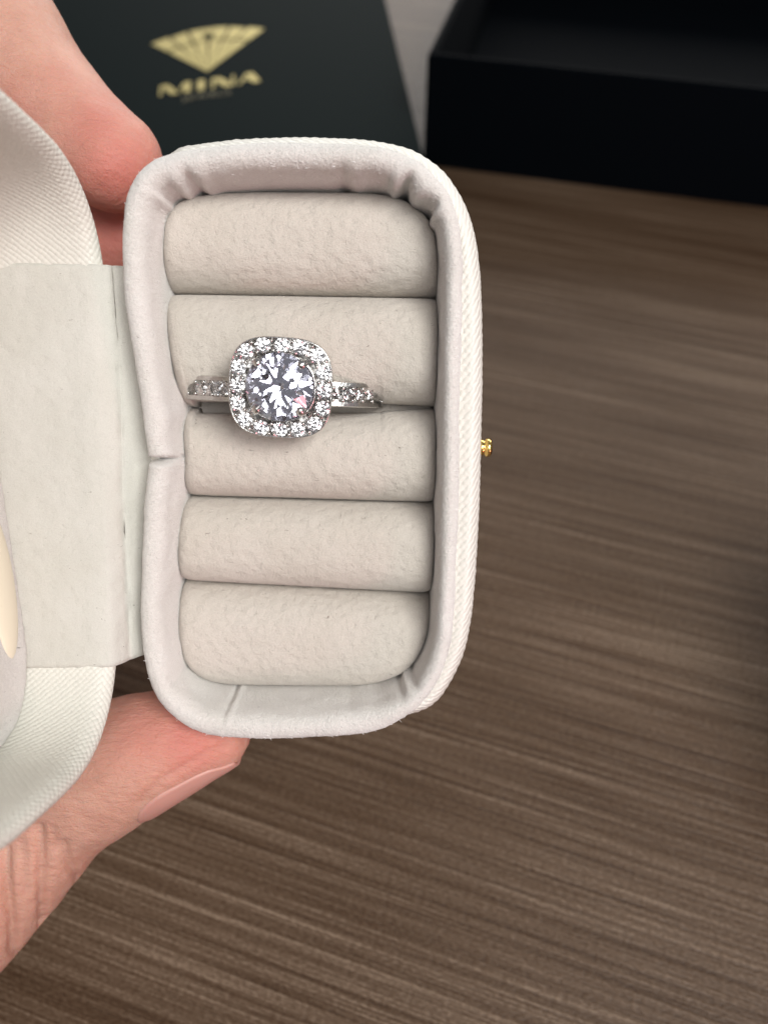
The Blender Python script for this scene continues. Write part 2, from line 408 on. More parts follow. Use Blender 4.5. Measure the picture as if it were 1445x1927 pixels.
prof = [(0.5, -7.0), (0.25, -5.5), (0.1, -4.2), (0.0, -3.0), (-0.02, -2.2), (0.02, -1.5), (0.14, -0.95), (0.36, -0.5), (0.66, -0.2), (1.0, -0.04), (1.35, 0.0), (1.68, -0.1), (1.98, -0.34), (2.22, -0.72), (2.36, -1.2),
        (2.44, -1.8), (2.5, -2.5), (2.55, -3.2), (2.6, -4.0), (2.65, -5.0), (2.7, -6.2), (2.7, -8.0), (2.7, -11.0)]
wr = []                                           # gathers in the cloth: (index, half width mm, depth mm)
for (x, y, wd, dp) in [(330, 350, 1.0, 0.55), (352, 352, .7, -0.5), (300, 372, .9, 0.4), (372, 335, .8, 0.35), (640, 330, .8, -0.28), (668, 330, .8, 0.22), (745, 335, .8, 0.5), (760, 345, .6, -0.6), (785, 360, .8, 0.5), (808, 385, .8, -0.45), (822, 400, .7, 0.4),
                       (432, 1330, .35, 0.22), (422, 1330, .3, -0.3), (652, 1330, .8, -0.10), (760, 1320, .5, -0.3), (775, 1310, .5, 0.3), (790, 1300, .5, -0.3), (330, 1290, .9, -0.25), (300, 1250, 1.0, 0.25),
                       (290, 560, 1.6, 0.15), (300, 700, 1.3, -0.2), (310, 780, 1.2, 0.2), (300, 1020, 1.5, 0.15), (300, 1140, 1.3, -0.2)]:
    wr.append((near_idx(x, y), wd, dp))
seam = near_idx(286, 865, -1)
step = lipLen/NL
def per(i, j):
    d = abs(i-j); return min(d, NL-d)*step
def rim_narrow(i): return 0.24*max(0.0, -lipN[i].x)**2-0.18*max(0.0, lipN[i].y)**3
def lip_disp(i, j, v, n):
    t = j/(len(prof)-1)
    wgt = 0.15+1.05*max(0, min(1, (t-0.42)/0.25)) if t > 0.42 else 0.15*t/0.42
    d = 0.0
    for (k, wd, dp) in wr:
        q = per(i, k)/wd
        if q < 3: d += 0.75*dp*math.exp(-q*q)*wgt
    s = per(i, seam)
    crack = math.exp(-(s/0.22)**2)
    pull = math.exp(-(s/2.2)**2)
    nz = mn.noise(Vector((v.x*0.35, v.y*0.35, v.z*0.5)))*0.16+mn.noise(Vector((v.x*1.3, v.y*1.3, v.z*1.2)))*0.07+mn.noise(Vector((v.x*4, v.y*4, v.z*4)))*0.030
    d -= prof[j][0]*rim_narrow(i)
    q = Vector((v.x+n.x*d, v.y+n.y*d, v.z))
    out = Vector((-n.x, -n.y, 0)) if t < 0.25 else (Vector((0, 0, 1)) if t < 0.62 else Vector((n.x, n.y, 0)))
    q += out*(nz if t < .9 else 0)
    q.z -= crack*3.0*(1 if 0.15 < t < 0.8 else 0.4)+pull*0.15
    return q
V, Fc, UV = sweep(lipP, lipN, prof, lip_disp, False, lipLen)
lip = mesh_obj('velvet_rim', V, Fc, M_lip, rb, UV)
# (fibres) velvet nap standing on the rim
nV = len(V); fV = []; fF = []
meL = lip.data
rnd = random.Random(3)
npf = len(meL.polygons)
for k in range(46000):
    pi = rnd.randrange(npf-NL*4); pl = meL.polygons[pi]
    vs = [meL.vertices[q].co for q in pl.vertices]
    u, v_ = rnd.random(), rnd.random()
    p = vs[0].lerp(vs[1], u).lerp(vs[3].lerp(vs[2], u), v_)/MM
    nn = pl.normal.copy()
    d = (nn+Vector((rnd.uniform(-1, 1), rnd.uniform(-1, 1), rnd.uniform(-1, 1)))*1.1).normalized()
    ln = rnd.uniform(0.16, 0.42) if rnd.random() < .985 else rnd.uniform(.4, .8)
    sd = d.orthogonal().normalized()*0.022
    c = len(fV)
    fV += [p-sd, p+sd, p+d*ln*0.6+sd*0.6+nn*0.02, p+d*ln+Vector((0, -0.04, 0))]
    fF += [(c, c+1, c+2), (c, c+2, c+3)]
fz = mesh_obj('velvet_nap', fV, fF, M_fibre, lip, smooth=False); fz['kind'] = 'stuff'

# outer shell
shell_px = [(330, 284), (380, 271), (450, 263), (550, 259), (650, 261), (720, 268), (780, 285), (830, 318), (865, 365), (888, 420), (900, 480), (906, 560), (908, 700), (905, 840), (902, 950), (895, 1080), (886, 1170), (872, 1230), (846, 1285), (812, 1326)]
ZS = -5.0
sp = [loc(x, y, ZS).xy for x, y in shell_px]
sp += [lipP[near_idx(x, y, -2.2)]-lipN[near_idx(x, y, -2.2)]*o for (x, y, o) in [(740, 1355, .9), (600, 1380, .9), (420, 1379, .8), (325, 1335, .6), (276, 1230, .5), (271, 1080, .5), (276, 900, .6), (262, 700, .3), (240, 560, .4), (237, 430, .3), (262, 335, .4)]]
NS = 700
shP, shLen = catmull_closed(sp, NS); shP = smooth_loop(shP, 8); shN = normals_in(shP)
sprof = [(1.3, -9), (1.35, -6.5), (1.5, -4.2), (1.62, -2.95), (1.35, -2.8), (0.85, -3.15), (0.4, -3.75), (0.1, -4.5), (0.0, -5.2), (0.0, -6.5), (0.05, -9), (0.2, -13), (0.5, -17), (1.0, -20), (1.9, -22), (3.4, -23.3), (5.5, -24), (8, -24.2)]
kR = 2*math.pi/0.62
def sh_near(i):
    return min(range(0, NL, 4), key=lambda q: (lipP[q]-shP[i]).length)
shK = [sh_near(i) for i in range(NS)]
def sh_disp(i, j, v, n):
    if j < 3:
        q = lipP[shK[i]]+lipN[shK[i]]*(1.3, 1.0, 0.25)[j]
        return Vector((q.x, q.y, (-9.0, -5.0, -3.1)[j]))
    if 3 <= j <= 12:
        h = 0.035*math.sin(kR*0.64*(i/NS*shLen)+0.8*v.z*4)+0.05*mn.noise(Vector((v.x*.8, v.y*.8, v.z)))
        return Vector((v.x-n.x*h, v.y-n.y*h, v.z))
    return v
V, Fc, UV = sweep(shP, shN, sprof, sh_disp, True, shLen)
mesh_obj('shell', V, Fc, M_shell, rb, UV)
# cavity floor
V, Fc, UV = sweep(lipP[::8], lipN[::8], [(2.4, -10.9), (2.8, -11.0)], None, True, lipLen)
M_floor = M_roll
mesh_obj('tray_floor', V, Fc, M_floor, rb, UV)

# ------------------------------------------------------------------ ring rolls
innerP = [lipP[i]+lipN[i]*2.64*(1-rim_narrow(i)) for i in range(NL)]
def xrange_at(y):
    xs = []
    for i in range(NL):
        a = innerP[i]; b = innerP[(i+1) % NL]
        if (a.y-y)*(b.y-y) <= 0 and a.y != b.y:
            xs.append(a.x+(b.x-a.x)*(y-a.y)/(b.y-a.y))
    return (min(xs), max(xs)) if len(xs) >= 2 else None
ytop = max(p.y for p in innerP); ybot = min(p.y for p in innerP)
seams_px = [((328, 548), (822, 556)), ((335, 768), (814, 768)), ((345, 938), (818, 951)), ((345, 1100), (818, 1124))]
lines = []
for (a, b) in seams_px:
    A_ = loc(*a, -6.5); B_ = loc(*b, -6.5); lines.append((A_, B_))
def line_y(k, x):
    if k == 0: return ytop+0.05
    if k == 5: return ybot-0.05
    A_, B_ = lines[k-1]; return A_.y+(B_.y-A_.y)*(x-A_.x)/(B_.x-A_.x)
RINGC = loc(533, 746, -6.0)
def gap(k, x):                                   # half gap between two rolls along the seam k
    if k == 2:
        u = x-RINGC.x
        if u < -11.2: return 0.08
        if u > 10.5: return 0.45*max(0.2, 1-(u-10.5)/8)
        return 0.6
    return 0.03
def roll(k):                                     # k = 0..4 from the top
    NU, NV = 150, 64
    V = []; Fc = []; UV = []
    crest = [-4.6, -4.0, -4.2, -4.0, -4.4][k]
    for j in range(NV+1):
        v = j/NV
        tt = 2*v-1
        vv = 0.5+0.5*math.copysign(abs(tt)**0.8, tt) if False else 0.5-0.5*math.cos(math.pi*v)
        for i in range(NU+1):
            u0 = 0.5-0.5*math.cos(math.pi*i/NU); u0 = 0.5*u0+0.5*i/NU
            xa = -14.5+ (29)*u0
            yt = line_y(k, xa)-gap(k, xa); yb = line_y(k+1, xa)+gap(k+1, xa)
            y = yb+(yt-yb)*vv
            yy = min(max(y, ybot+0.12), ytop-0.12)
            xr = xrange_cache(yy)
            x = xr[0]+(xr[1]-xr[0])*u0
            t = abs(2*vv-1); e = 2.5
            z = crest-5.2*(1-max(0.0, 1-t**e)**(1/2.0))
            eu = min(u0, 1-u0)*(xr[1]-xr[0])
            z -= 1.3*math.exp(-eu/0.45)
            z += 0.10*mn.noise(Vector((x*0.25, y*0.35, k*9)))+0.035*mn.noise(Vector((x*1.3, y*1.3, k*9)))
            V.append(Vector((x, y, z))); UV.append((x, y))
    for j in range(NV):
        for i in range(NU):
            a = j*(NU+1)+i; Fc.append((a, a+1, a+NU+2, a+NU+1))
    # skirt down to the tray floor
    ring_ = [i for i in range(NU+1)]+[j*(NU+1)+NU for j in range(1, NV+1)]+[NV*(NU+1)+i for i in range(NU-1, -1, -1)]+[j*(NU+1) for j in range(NV-1, 0, -1)]
    b0 = len(V)
    for q in ring_: V.append(Vector((V[q].x, V[q].y, -10.95))); UV.append(UV[q])
    m_ = len(ring_)
    for q in range(m_): Fc.append((ring_[q], b0+q, b0+(q+1) % m_, ring_[(q+1) % m_]))
    Fc.append(tuple(b0+q for q in range(m_-1, -1, -1)))
    return mesh_obj('cushion_roll', V, Fc, M_roll, rb, UV)
_xc = {}
def xrange_cache(y):
    key = round(y*20)
    if key not in _xc: 
        r_ = xrange_at(key/20)
        _xc[key] = r_ if r_ else xrange_at(min(max(key/20, ybot+0.15), ytop-0.15))
    k2 = key+1
    return _xc[key]
for k in range(5): roll(k)

# clasp stud on the right side
ck = loc(905, 842, -8.0)
stud_prof = [(0.0, 0.5), (0.15, 1.0), (0.5, 1.02), (0.62, 0.9), (0.75, 0.9), (0.85, 1.12), (1.1, 1.18), (1.35, 1.1), (1.5, 0.85), (1.55, 0.5), (1.56, 0.0)]
V = []; Fc = []
for (x, r_) in stud_prof:
    for a in range(20): V.append(Vector((ck.x-0.35+x, ck.y+0.88*r_*math.cos(a*math.pi/10), ck.z+0.88*r_*math.sin(a*math.pi/10))))
for j in range(len(stud_prof)-1):
    for a in range(20): Fc.append((j*20+a, j*20+(a+1) % 20, (j+1)*20+(a+1) % 20, (j+1)*20+a))
o = mesh_obj('clasp_stud', V, Fc, M_gold, rb); o['label'] = 'gold clasp stud on the right side'

# ------------------------------------------------------------------ box lid, swung open at the left
HZ = -3.6
ha = loc(190, 500, HZ); hb_ = loc(240, 1235, HZ)
th = R(92)
hx = (ha.x+hb_.x)/2; hy = (ha.y+hb_.y)/2
tilt = math.atan2(ha.x-hb_.x, ha.y-hb_.y)
print('hinge', ha, hb_, tilt)
LIDM = Matrix.Translation(Vector((hx, hy, HZ))*MM) @ Matrix.Rotation(R(-6), 4, 'X') @ Matrix.Rotation(-tilt, 4, 'Z') @ Matrix.Rotation(-th, 4, 'Y')
# lid frame: x = across from the hinge, y = along the hinge, z = from the rim up to the lid's top
LH = 29.2; LW = 34.0; LR = 13.5
def rrect(x0, x1, y0, y1, r, n, e=2.3):
    pts = []
    for (cx, cy, a0) in [(x1-r, y1-r, 0), (x0+r, y1-r, 90), (x0+r, y0+r, 180), (x1-r, y0+r, 270)]:
        for k in range(9):
            a = R(a0+90*k/8); c_, s_ = math.cos(a), math.sin(a)
            pts.append(Vector((cx+r*math.copysign(abs(c_)**(2/e), c_), cy+r*math.copysign(abs(s_)**(2/e), s_))))
    P, L = catmull_closed(pts, n); P = smooth_loop(P, 10)
    return P, L
lidP, lidLen = rrect(0, LW, -LH, LH, LR, 600); lidN = normals_in(lidP)
lprof = [(3.2, 14.5), (2.9, 12), (2.6, 9.5), (2.25, 7.5), (2.05, 5.0), (1.95, 3.4), (1.95, 2.2), (1.9, 1.3), (1.65, 0.6), (1.2, 0.12), (0.8, 0.0), (0.35, 0.2), (0.0, 0.8), (0.0, 2), (0.05, 5), (0.2, 9), (0.5, 12.5), (1.5, 14.2), (3.4, 15.3), (6, 15.6)]
def lid_disp(i, j, v, n):
    h = 0.04*mn.noise(Vector((v.x*.5, v.y*.5, v.z*.5)))
    if 6 <= j <= 11: h += 0.02*math.sin(i/600*lidLen*2*math.pi/0.9)
    return Vector((v.x-n.x*h, v.y-n.y*h, v.z))
V, Fc, UV = sweep(lidP, lidN, lprof, lid_disp, True, lidLen)
lid = mesh_obj('lid', V, Fc, M_lid, rb, UV); lid.matrix_local = LIDM
lid['label'] = 'lid swung open, lined with crosshatched leatherette'
padprof = [(2.3, 10.9), (2.6, 10.0), (2.85, 9.2), (3.1, 8.7), (3.6, 8.45), (4.4, 8.4), (5.4, 8.4)]
def pad_slope(y):
    return 0.115*(8-math.log(1+math.exp((8-y)*0.6))/0.6+17)
def pad_disp(i, j, v, n):
    return Vector((v.x, v.y, v.z-0.1+pad_slope(v.y)+0.12*mn.noise(Vector((v.x*.6, v.y*.6, 4)))))
V, Fc, UV = sweep(lidP, lidN, padprof, pad_disp, True, lidLen)
nP = len(lidP); lastr = (len(padprof)-1)*nP
V = V[:-1]; UV = UV[:-1]; Fc = Fc[:-nP]
for fr in (0.3, 0.6, 0.85, 0.99):
    b0 = len(V)
    for i in range(nP):
        a = V[lastr+i]; y = a.y*(1-fr*0.55)
        V.append(Vector((a.x+(LW/2-a.x)*fr, y, 8.3+pad_slope(y)+0.12*mn.noise(Vector((a.x*.6, y*.6, 4)))))); UV.append((a.x, y))
        Fc.append((b0-nP+i, b0-nP+(i+1) % nP, b0+(i+1) % nP, b0+i))
Fc.append(tuple(range(len(V)-nP, len(V))))
mesh_obj('lid_pad', V, Fc, M_lip, lid, UV)
# cream satin tab lying on the pad near its edge
tab = []; tf = []; tu = []
for j in range(17):
    v = R(-90+180*j/16)
    for i in range(24):
        u = 2*math.pi*i/24
        tab.append(Vector((6.5+2.2*math.cos(u)*math.cos(v), -11+7.5*math.sin(v), 8.5+pad_slope(-11+7.5*math.sin(v))-1.0*math.sin(u)*math.cos(v)))); tu.append((0, 0))
        if j: tf.append(((j-1)*24+i, (j-1)*24+(i+1) % 24, j*24+(i+1) % 24, j*24+i))
M_satin, _nt, _b = new_mat('cream_satin')
_b.inputs['Base Color'].default_value = (0.85, 0.78, 0.62, 1); _b.inputs['Roughness'].default_value = 0.35
mesh_obj('satin_tab', tab, tf, M_satin, lid, tu)

# suede hinge strip from the lid's inner wall across the gap to the velvet rim
sy0 = loc(100, 492, -2); sy1 = loc(100, 1238, -2)
print('strip y', sy0, sy1, 'lip left', [loc(x, y, -2) for x, y in ((240, 500), (270, 1200))])
NY = 90
def strip():
    V = []; Fc = []; UV = []
    LI = LIDM.copy()
    cols = None
    for j in range(NY+1):
        v = j/NY
        y = sy0.y+(sy1.y-sy0.y)*v
        # anchor points in the box frame
        def lp(c, b):
            yl = y-hy
            q = LI @ (Vector((c, yl, b))*MM); q = q/MM
            return Vector((q.x, y, q.z))
        best = None
        lx = None
        for i in range(0, NL, 2):
            if lipP[i].x < 0 and abs(lipP[i].y-y) < 0.25: lx = lipP[i].x
        if lx is None: lx = -17
        a = [lp(3.3, 13.5), lp(3.05, 11.0), lp(2.85, 8.7), lp(2.65, 7.0), lp(2.5, 5.0), lp(2.35, 3.2), lp(2.3, 1.8), lp(2.15, 0.8), lp(1.9, 0.15)]
        r_ = a[-1]
        end = Vector((lx+0.3, y, -4.3))
        mid1 = r_.lerp(end, 0.22)+Vector((0, 0, -0.05)); mid2 = r_.lerp(end, 0.5)+Vector((0, 0, -0.45)); mid3 = r_.lerp(end, 0.78)+Vector((0, 0, -0.40))
        pts = a+[mid1, mid2, mid3, end, end+Vector((0.9, 0, -1.2))]
        # resample
        dense = []
        for q in range(len(pts)-1):
            p0_, p1_, p2_, p3_ = pts[max(0, q-1)], pts[q], pts[q+1], pts[min(len(pts)-1, q+2)]
            for s in range(8):
                t = s/8
                dense.append(0.5*((2*p1_)+(p2_-p0_)*t+(2*p0_-5*p1_+4*p2_-p3_)*t*t+(3*p1_-p0_-3*p2_+p3_)*t**3))
        dense.append(pts[-1])
        cols = len(dense); L = 0
        for q, p in enumerate(dense):
            if q: L += (p-dense[q-1]).length
            cr = 0.0
            xx = q/(cols-1)
            crease = math.exp(-((xx-0.715-0.010*math.sin(v*9))/0.016)**2)*(0.7+1.3*mn.noise(Vector((0, v*16, 3))))
            p = p+Vector((0, 0, -0.42*max(0, crease)+0.06*mn.noise(Vector((p.x*.7, p.y*.7, 1)))+0.03*mn.noise(Vector((p.x*2, p.y*2, 1)))))
            # wavy cut ends
            ed = min(v, 1-v)
            V.append(p); UV.append((L, y))
    for j in range(NY):
        for i in range(cols-1):
            a = j*cols+i; Fc.append((a, a+1, a+cols+1, a+cols))
    o = mesh_obj('hinge_strip', V, Fc, M_strip, rb, UV)
    so = o.modifiers.new('thickness', 'SOLIDIFY'); so.thickness = 0.45*MM; so.offset = 0
    return o
strip()

# ------------------------------------------------------------------ the ring
RC = loc(533, 736, -8.0)
RM = BOX @ Matrix.Translation(Vector((RC.x, RC.y, -12.6))*MM) @ Matrix.Rotation(R(-2.2), 4, 'Z')
ring = thing('ring', 'silver ring with a round clear stone in a square halo, set in the cushion rolls', 'ring', RM)
AX, BZ = 10.8, 9.4
BE = 2.9
def band_pt(ph):                                 # ph from the top; returns point and outward normal in the ring plane
    s, c_ = math.sin(ph), math.cos(ph)
    e = BE if c_ > 0 else 2.0
    x = AX*math.copysign(abs(s)**(2/e), s); z = BZ*math.copysign(abs(c_)**(2/e), c_)
    return x, z
NB = 260
pts = [band_pt(2*math.pi*k/NB+0.0001) for k in range(NB)]
cs = [(-1.2, -0.55), (-1.3, -0.2), (-1.3, 0.25), (-1.2, 0.48), (-0.80, 0.50), (-0.76, -0.1), (0.76, -0.1), (0.80, 0.50), (1.2, 0.48), (1.3, 0.25), (1.3, -0.2), (1.2, -0.55), (0.7, -0.72), (-0.7, -0.72)]
V = []; Fc = []
for k in range(NB):
    a = Vector(pts[k-1]); b = Vector(pts[(k+1) % NB]); t = (b-a).normalized(); n = Vector((-t.y, t.x))
    if n.dot(Vector(pts[k])) < 0: n = -n
    wy = 1.0 if pts[k][1] > 0 else 0.85
    for (y, h) in cs:
        V.append(Vector((pts[k][0]+n.x*h, y*wy, pts[k][1]+n.y*h)))
m_ = len(cs)
for k in range(NB):
    for q in range(m_):
        Fc.append((k*m_+q, k*m_+(q+1) % m_, ((k+1) % NB)*m_+(q+1) % m_, ((k+1) % NB)*m_+q))
band = mesh_obj('band', V, Fc, M_silver, ring, smooth=False)

def brilliant(name, r, mat, table=0.56, crown=0.30, pav=0.86, gth=0.04, n=8):
    bm = bmesh.new(); vs = []
    for k in range(n):
        a = 2*math.pi*k/n; b = a+math.pi/n; j = rnd.uniform(-0.012, 0.012)
        vs.append((table*math.cos(a), table*math.sin(a), crown))
        vs.append((0.80*math.cos(b), 0.80*math.sin(b), crown*(0.60+j)))
        vs.append((0.30*math.cos(b), 0.30*math.sin(b), -pav*(0.735+j)))
        if n > 8: vs.append((0.62*math.cos(a), 0.62*math.sin(a), -pav*(0.43+j)))
    for k in range(2*n):
        a = math.pi*k/n; vs.append((math.cos(a), math.sin(a), gth/2)); vs.append((math.cos(a), math.sin(a), -gth/2))
    vs.append((0, 0, -pav))
    for v in vs: bm.verts.new(Vector(v)*r*MM)
    bmesh.ops.convex_hull(bm, input=bm.verts)
    bmesh.ops.dissolve_limit(bm, angle_limit=R(0.4), verts=bm.verts, edges=bm.edges)
    return bm_mesh(name, bm, mat, False)
small = brilliant('stone', 0.80, M_gem2, pav=0.82)
tiny = brilliant('stone', 0.50, M_gem2)
def ball(name, r, mat, sub=2):
    bm = bmesh.new(); bmesh.ops.create_icosphere(bm, subdivisions=sub, radius=r*MM); return bm_mesh(name, bm, mat)
bead = ball('bead', 0.21, M_silver)
# head: halo plate
hc = loc(528, 730, 0.4); hl = RM.inverted() @ (BOX @ (hc*MM)); hl = hl/MM
print('head in ring frame', hl)
HX, HY, HZ_ = hl.x, hl.y, hl.z
def sq(a, r, e=3.0):
    c_, s_ = math.cos(a), math.sin(a)
    k = (abs(c_)**e+abs(s_)**e)**(-1/e)
    return Vector((r*k*c_, r*k*s_))
def halo():
    n = 192; V = []; Fc = []
    pr = [(3.25, -0.35), (3.35, 0.0), (3.52, 0.05), (3.58, -0.05), (3.62, -0.8), (5.0, -0.8), (5.04, 0.08), (5.14, 0.15), (5.22, 0.06), (5.24, -0.1), (5.22, -0.7), (5.1, -0.95), (4.6, -1.25), (3.4, -2.0), (2.2, -2.9), (1.6, -3.6), (1.3, -3.4), (2.0, -2.6), (3.0, -1.6)]
    for (r_, z) in pr:
        for k in range(n):
            a = 2*math.pi*k/n
            e = 3.1 if r_ > 3.9 else 2.2
            p = sq(a, r_, e); V.append(Vector((p.x, p.y, z)))
    for j in range(len(pr)):
        for k in range(n):
            j2 = (j+1) % len(pr)
            Fc.append((j*n+k, j*n+(k+1) % n, j2*n+(k+1) % n, j2*n+k))
    return mesh_obj('halo', V, Fc, M_silver, ring)
hal = halo(); hal.matrix_local = Matrix.Translation(Vector((HX, HY, HZ_))*MM) @ Matrix.Rotation(R(-1.0), 4, 'Z') @ Matrix.Rotation(R(5), 4, 'X') @ Matrix.Diagonal((0.965, 0.93, 1, 1))
NH = 16
ln = []                                          # equal spacing along the halo
fine = [sq(2*math.pi*k/720, 4.38, 3.3) for k in range(720)]
acc = [0]
for k in range(720): acc.append(acc[-1]+(fine[(k+1) % 720]-fine[k]).length)
def along(s):
    s = (s % 1.0)*acc[-1]; k = 0
    while acc[k+1] < s: k += 1
    return fine[k % 720].lerp(fine[(k+1) % 720], (s-acc[k])/(acc[k+1]-acc[k]))
collar_bm = bmesh.new()
bmesh.ops.create_circle(collar_bm, segments=24, radius=0.001)
collar_bm.free()
def ring_mesh(name, r, t, mat, seg=28, sec=8, e=1.0):
    V = []; Fc = []
    for k in range(seg):
        a = 2*math.pi*k/seg
        for q in range(sec):
            b = 2*math.pi*q/sec; rr = r+t*math.cos(b)
            V.append(Vector((rr*math.cos(a), rr*math.sin(a), t*e*math.sin(b))))
    for k in range(seg):
        for q in range(sec):
            Fc.append((k*sec+q, ((k+1) % seg)*sec+q, ((k+1) % seg)*sec+(q+1) % sec, k*sec+(q+1) % sec))
    me = bpy.data.meshes.new(name); me.from_pydata([tuple(v*MM) for v in V], [], Fc); me.polygons.foreach_set('use_smooth', [True]*len(Fc)); me.materials.append(mat)
    return me
for k in range(NH):
    p = along((k+0.0)/NH)
    M_ = Matrix.Translation(Vector((p.x, p.y, 0.10))*MM) @ Matrix.Rotation(rnd.uniform(0, 6.28), 4, 'Z') @ Matrix.Rotation(R(rnd.uniform(-5, 5)), 4, 'X')
    link_mesh('halo_stone', small, hal, M_)
    q = along((k+0.5)/NH)
    for f in (0.875, 1.10):
        link_mesh('bead', bead, hal, Matrix.Translation(Vector((q.x*f, q.y*f, 0.16))*MM))
cst = brilliant('centre_stone', 3.3, M_gem, n=8)
co = link_mesh('centre_stone', cst, ring, Matrix.Translation(Vector((HX-0.05, HY+0.1, HZ_+0.62))*MM) @ Matrix.Rotation(R(9), 4, 'Z') @ Matrix.Rotation(R(2), 4, 'X'))
# prongs
def prong_mesh():
    bm = bmesh.new(); prf = [(-2.2, 0.28), (-0.5, 0.34), (0.3, 0.40), (0.75, 0.47), (1.0, 0.44), (1.18, 0.3), (1.25, 0.0)]
    V = []; Fc = []
    for (z, r_) in prf:
        off = -0.42*max(0, (z-0.2))
        for a in range(16): V.append((r_*math.cos(a*math.pi/8)+off, r_*math.sin(a*math.pi/8), z))
    for j in range(len(prf)-1):
        for a in range(16): Fc.append((j*16+a, j*16+(a+1) % 16, (j+1)*16+(a+1) % 16, (j+1)*16+a))
    bm.free()
    me = bpy.data.meshes.new('prong'); me.from_pydata([tuple(c*MM for c in v) for v in V], [], Fc); me.polygons.foreach_set('use_smooth', [True]*len(Fc)); me.materials.append(M_silver)
    return me
prm = prong_mesh()
for a in (46, 134, 226, 314):
    link_mesh('prong', prm, ring, Matrix.Translation(Vector((HX-0.05+3.42*math.cos(R(a)), HY+0.1+3.42*math.sin(R(a)), HZ_))*MM) @ Matrix.Rotation(R(a), 4, 'Z'))
# stones along the shoulders
def surf(x):                                      # height of the band's outer curve at x
    e = BE; return BZ*max(0.0, 1-abs(x/AX)**e)**(1/e)
for side in (-1, 1):
    for k in range(6):
        x = side*(5.15+k*0.93)
        z = surf(x); x2 = x+side*0.05; t = Vector((0.05*side, 0, surf(x2)-z)).normalized()
        nrm = Vector((-t.z*side, 0, t.x*side)).normalized()
        if nrm.z < 0: nrm = -nrm
        q = nrm.to_track_quat('Z', 'Y').to_matrix().to_4x4()
        p = Vector((x, 0, z))+nrm*0.5
        link_mesh('band_stone', tiny, band, Matrix.Translation(p*MM) @ q @ Matrix.Diagonal((0.95, 1.7, 1.1, 1)) @ Matrix.Rotation(rnd.uniform(0, 6), 4, 'Z'))
        x3 = x+side*0.46; z3 = surf(x3)
        for yy in (-0.62, 0.62):
            link_mesh('bead', bead, band, Matrix.Translation((Vector((x3, yy, z3))+nrm*0.48)*MM))

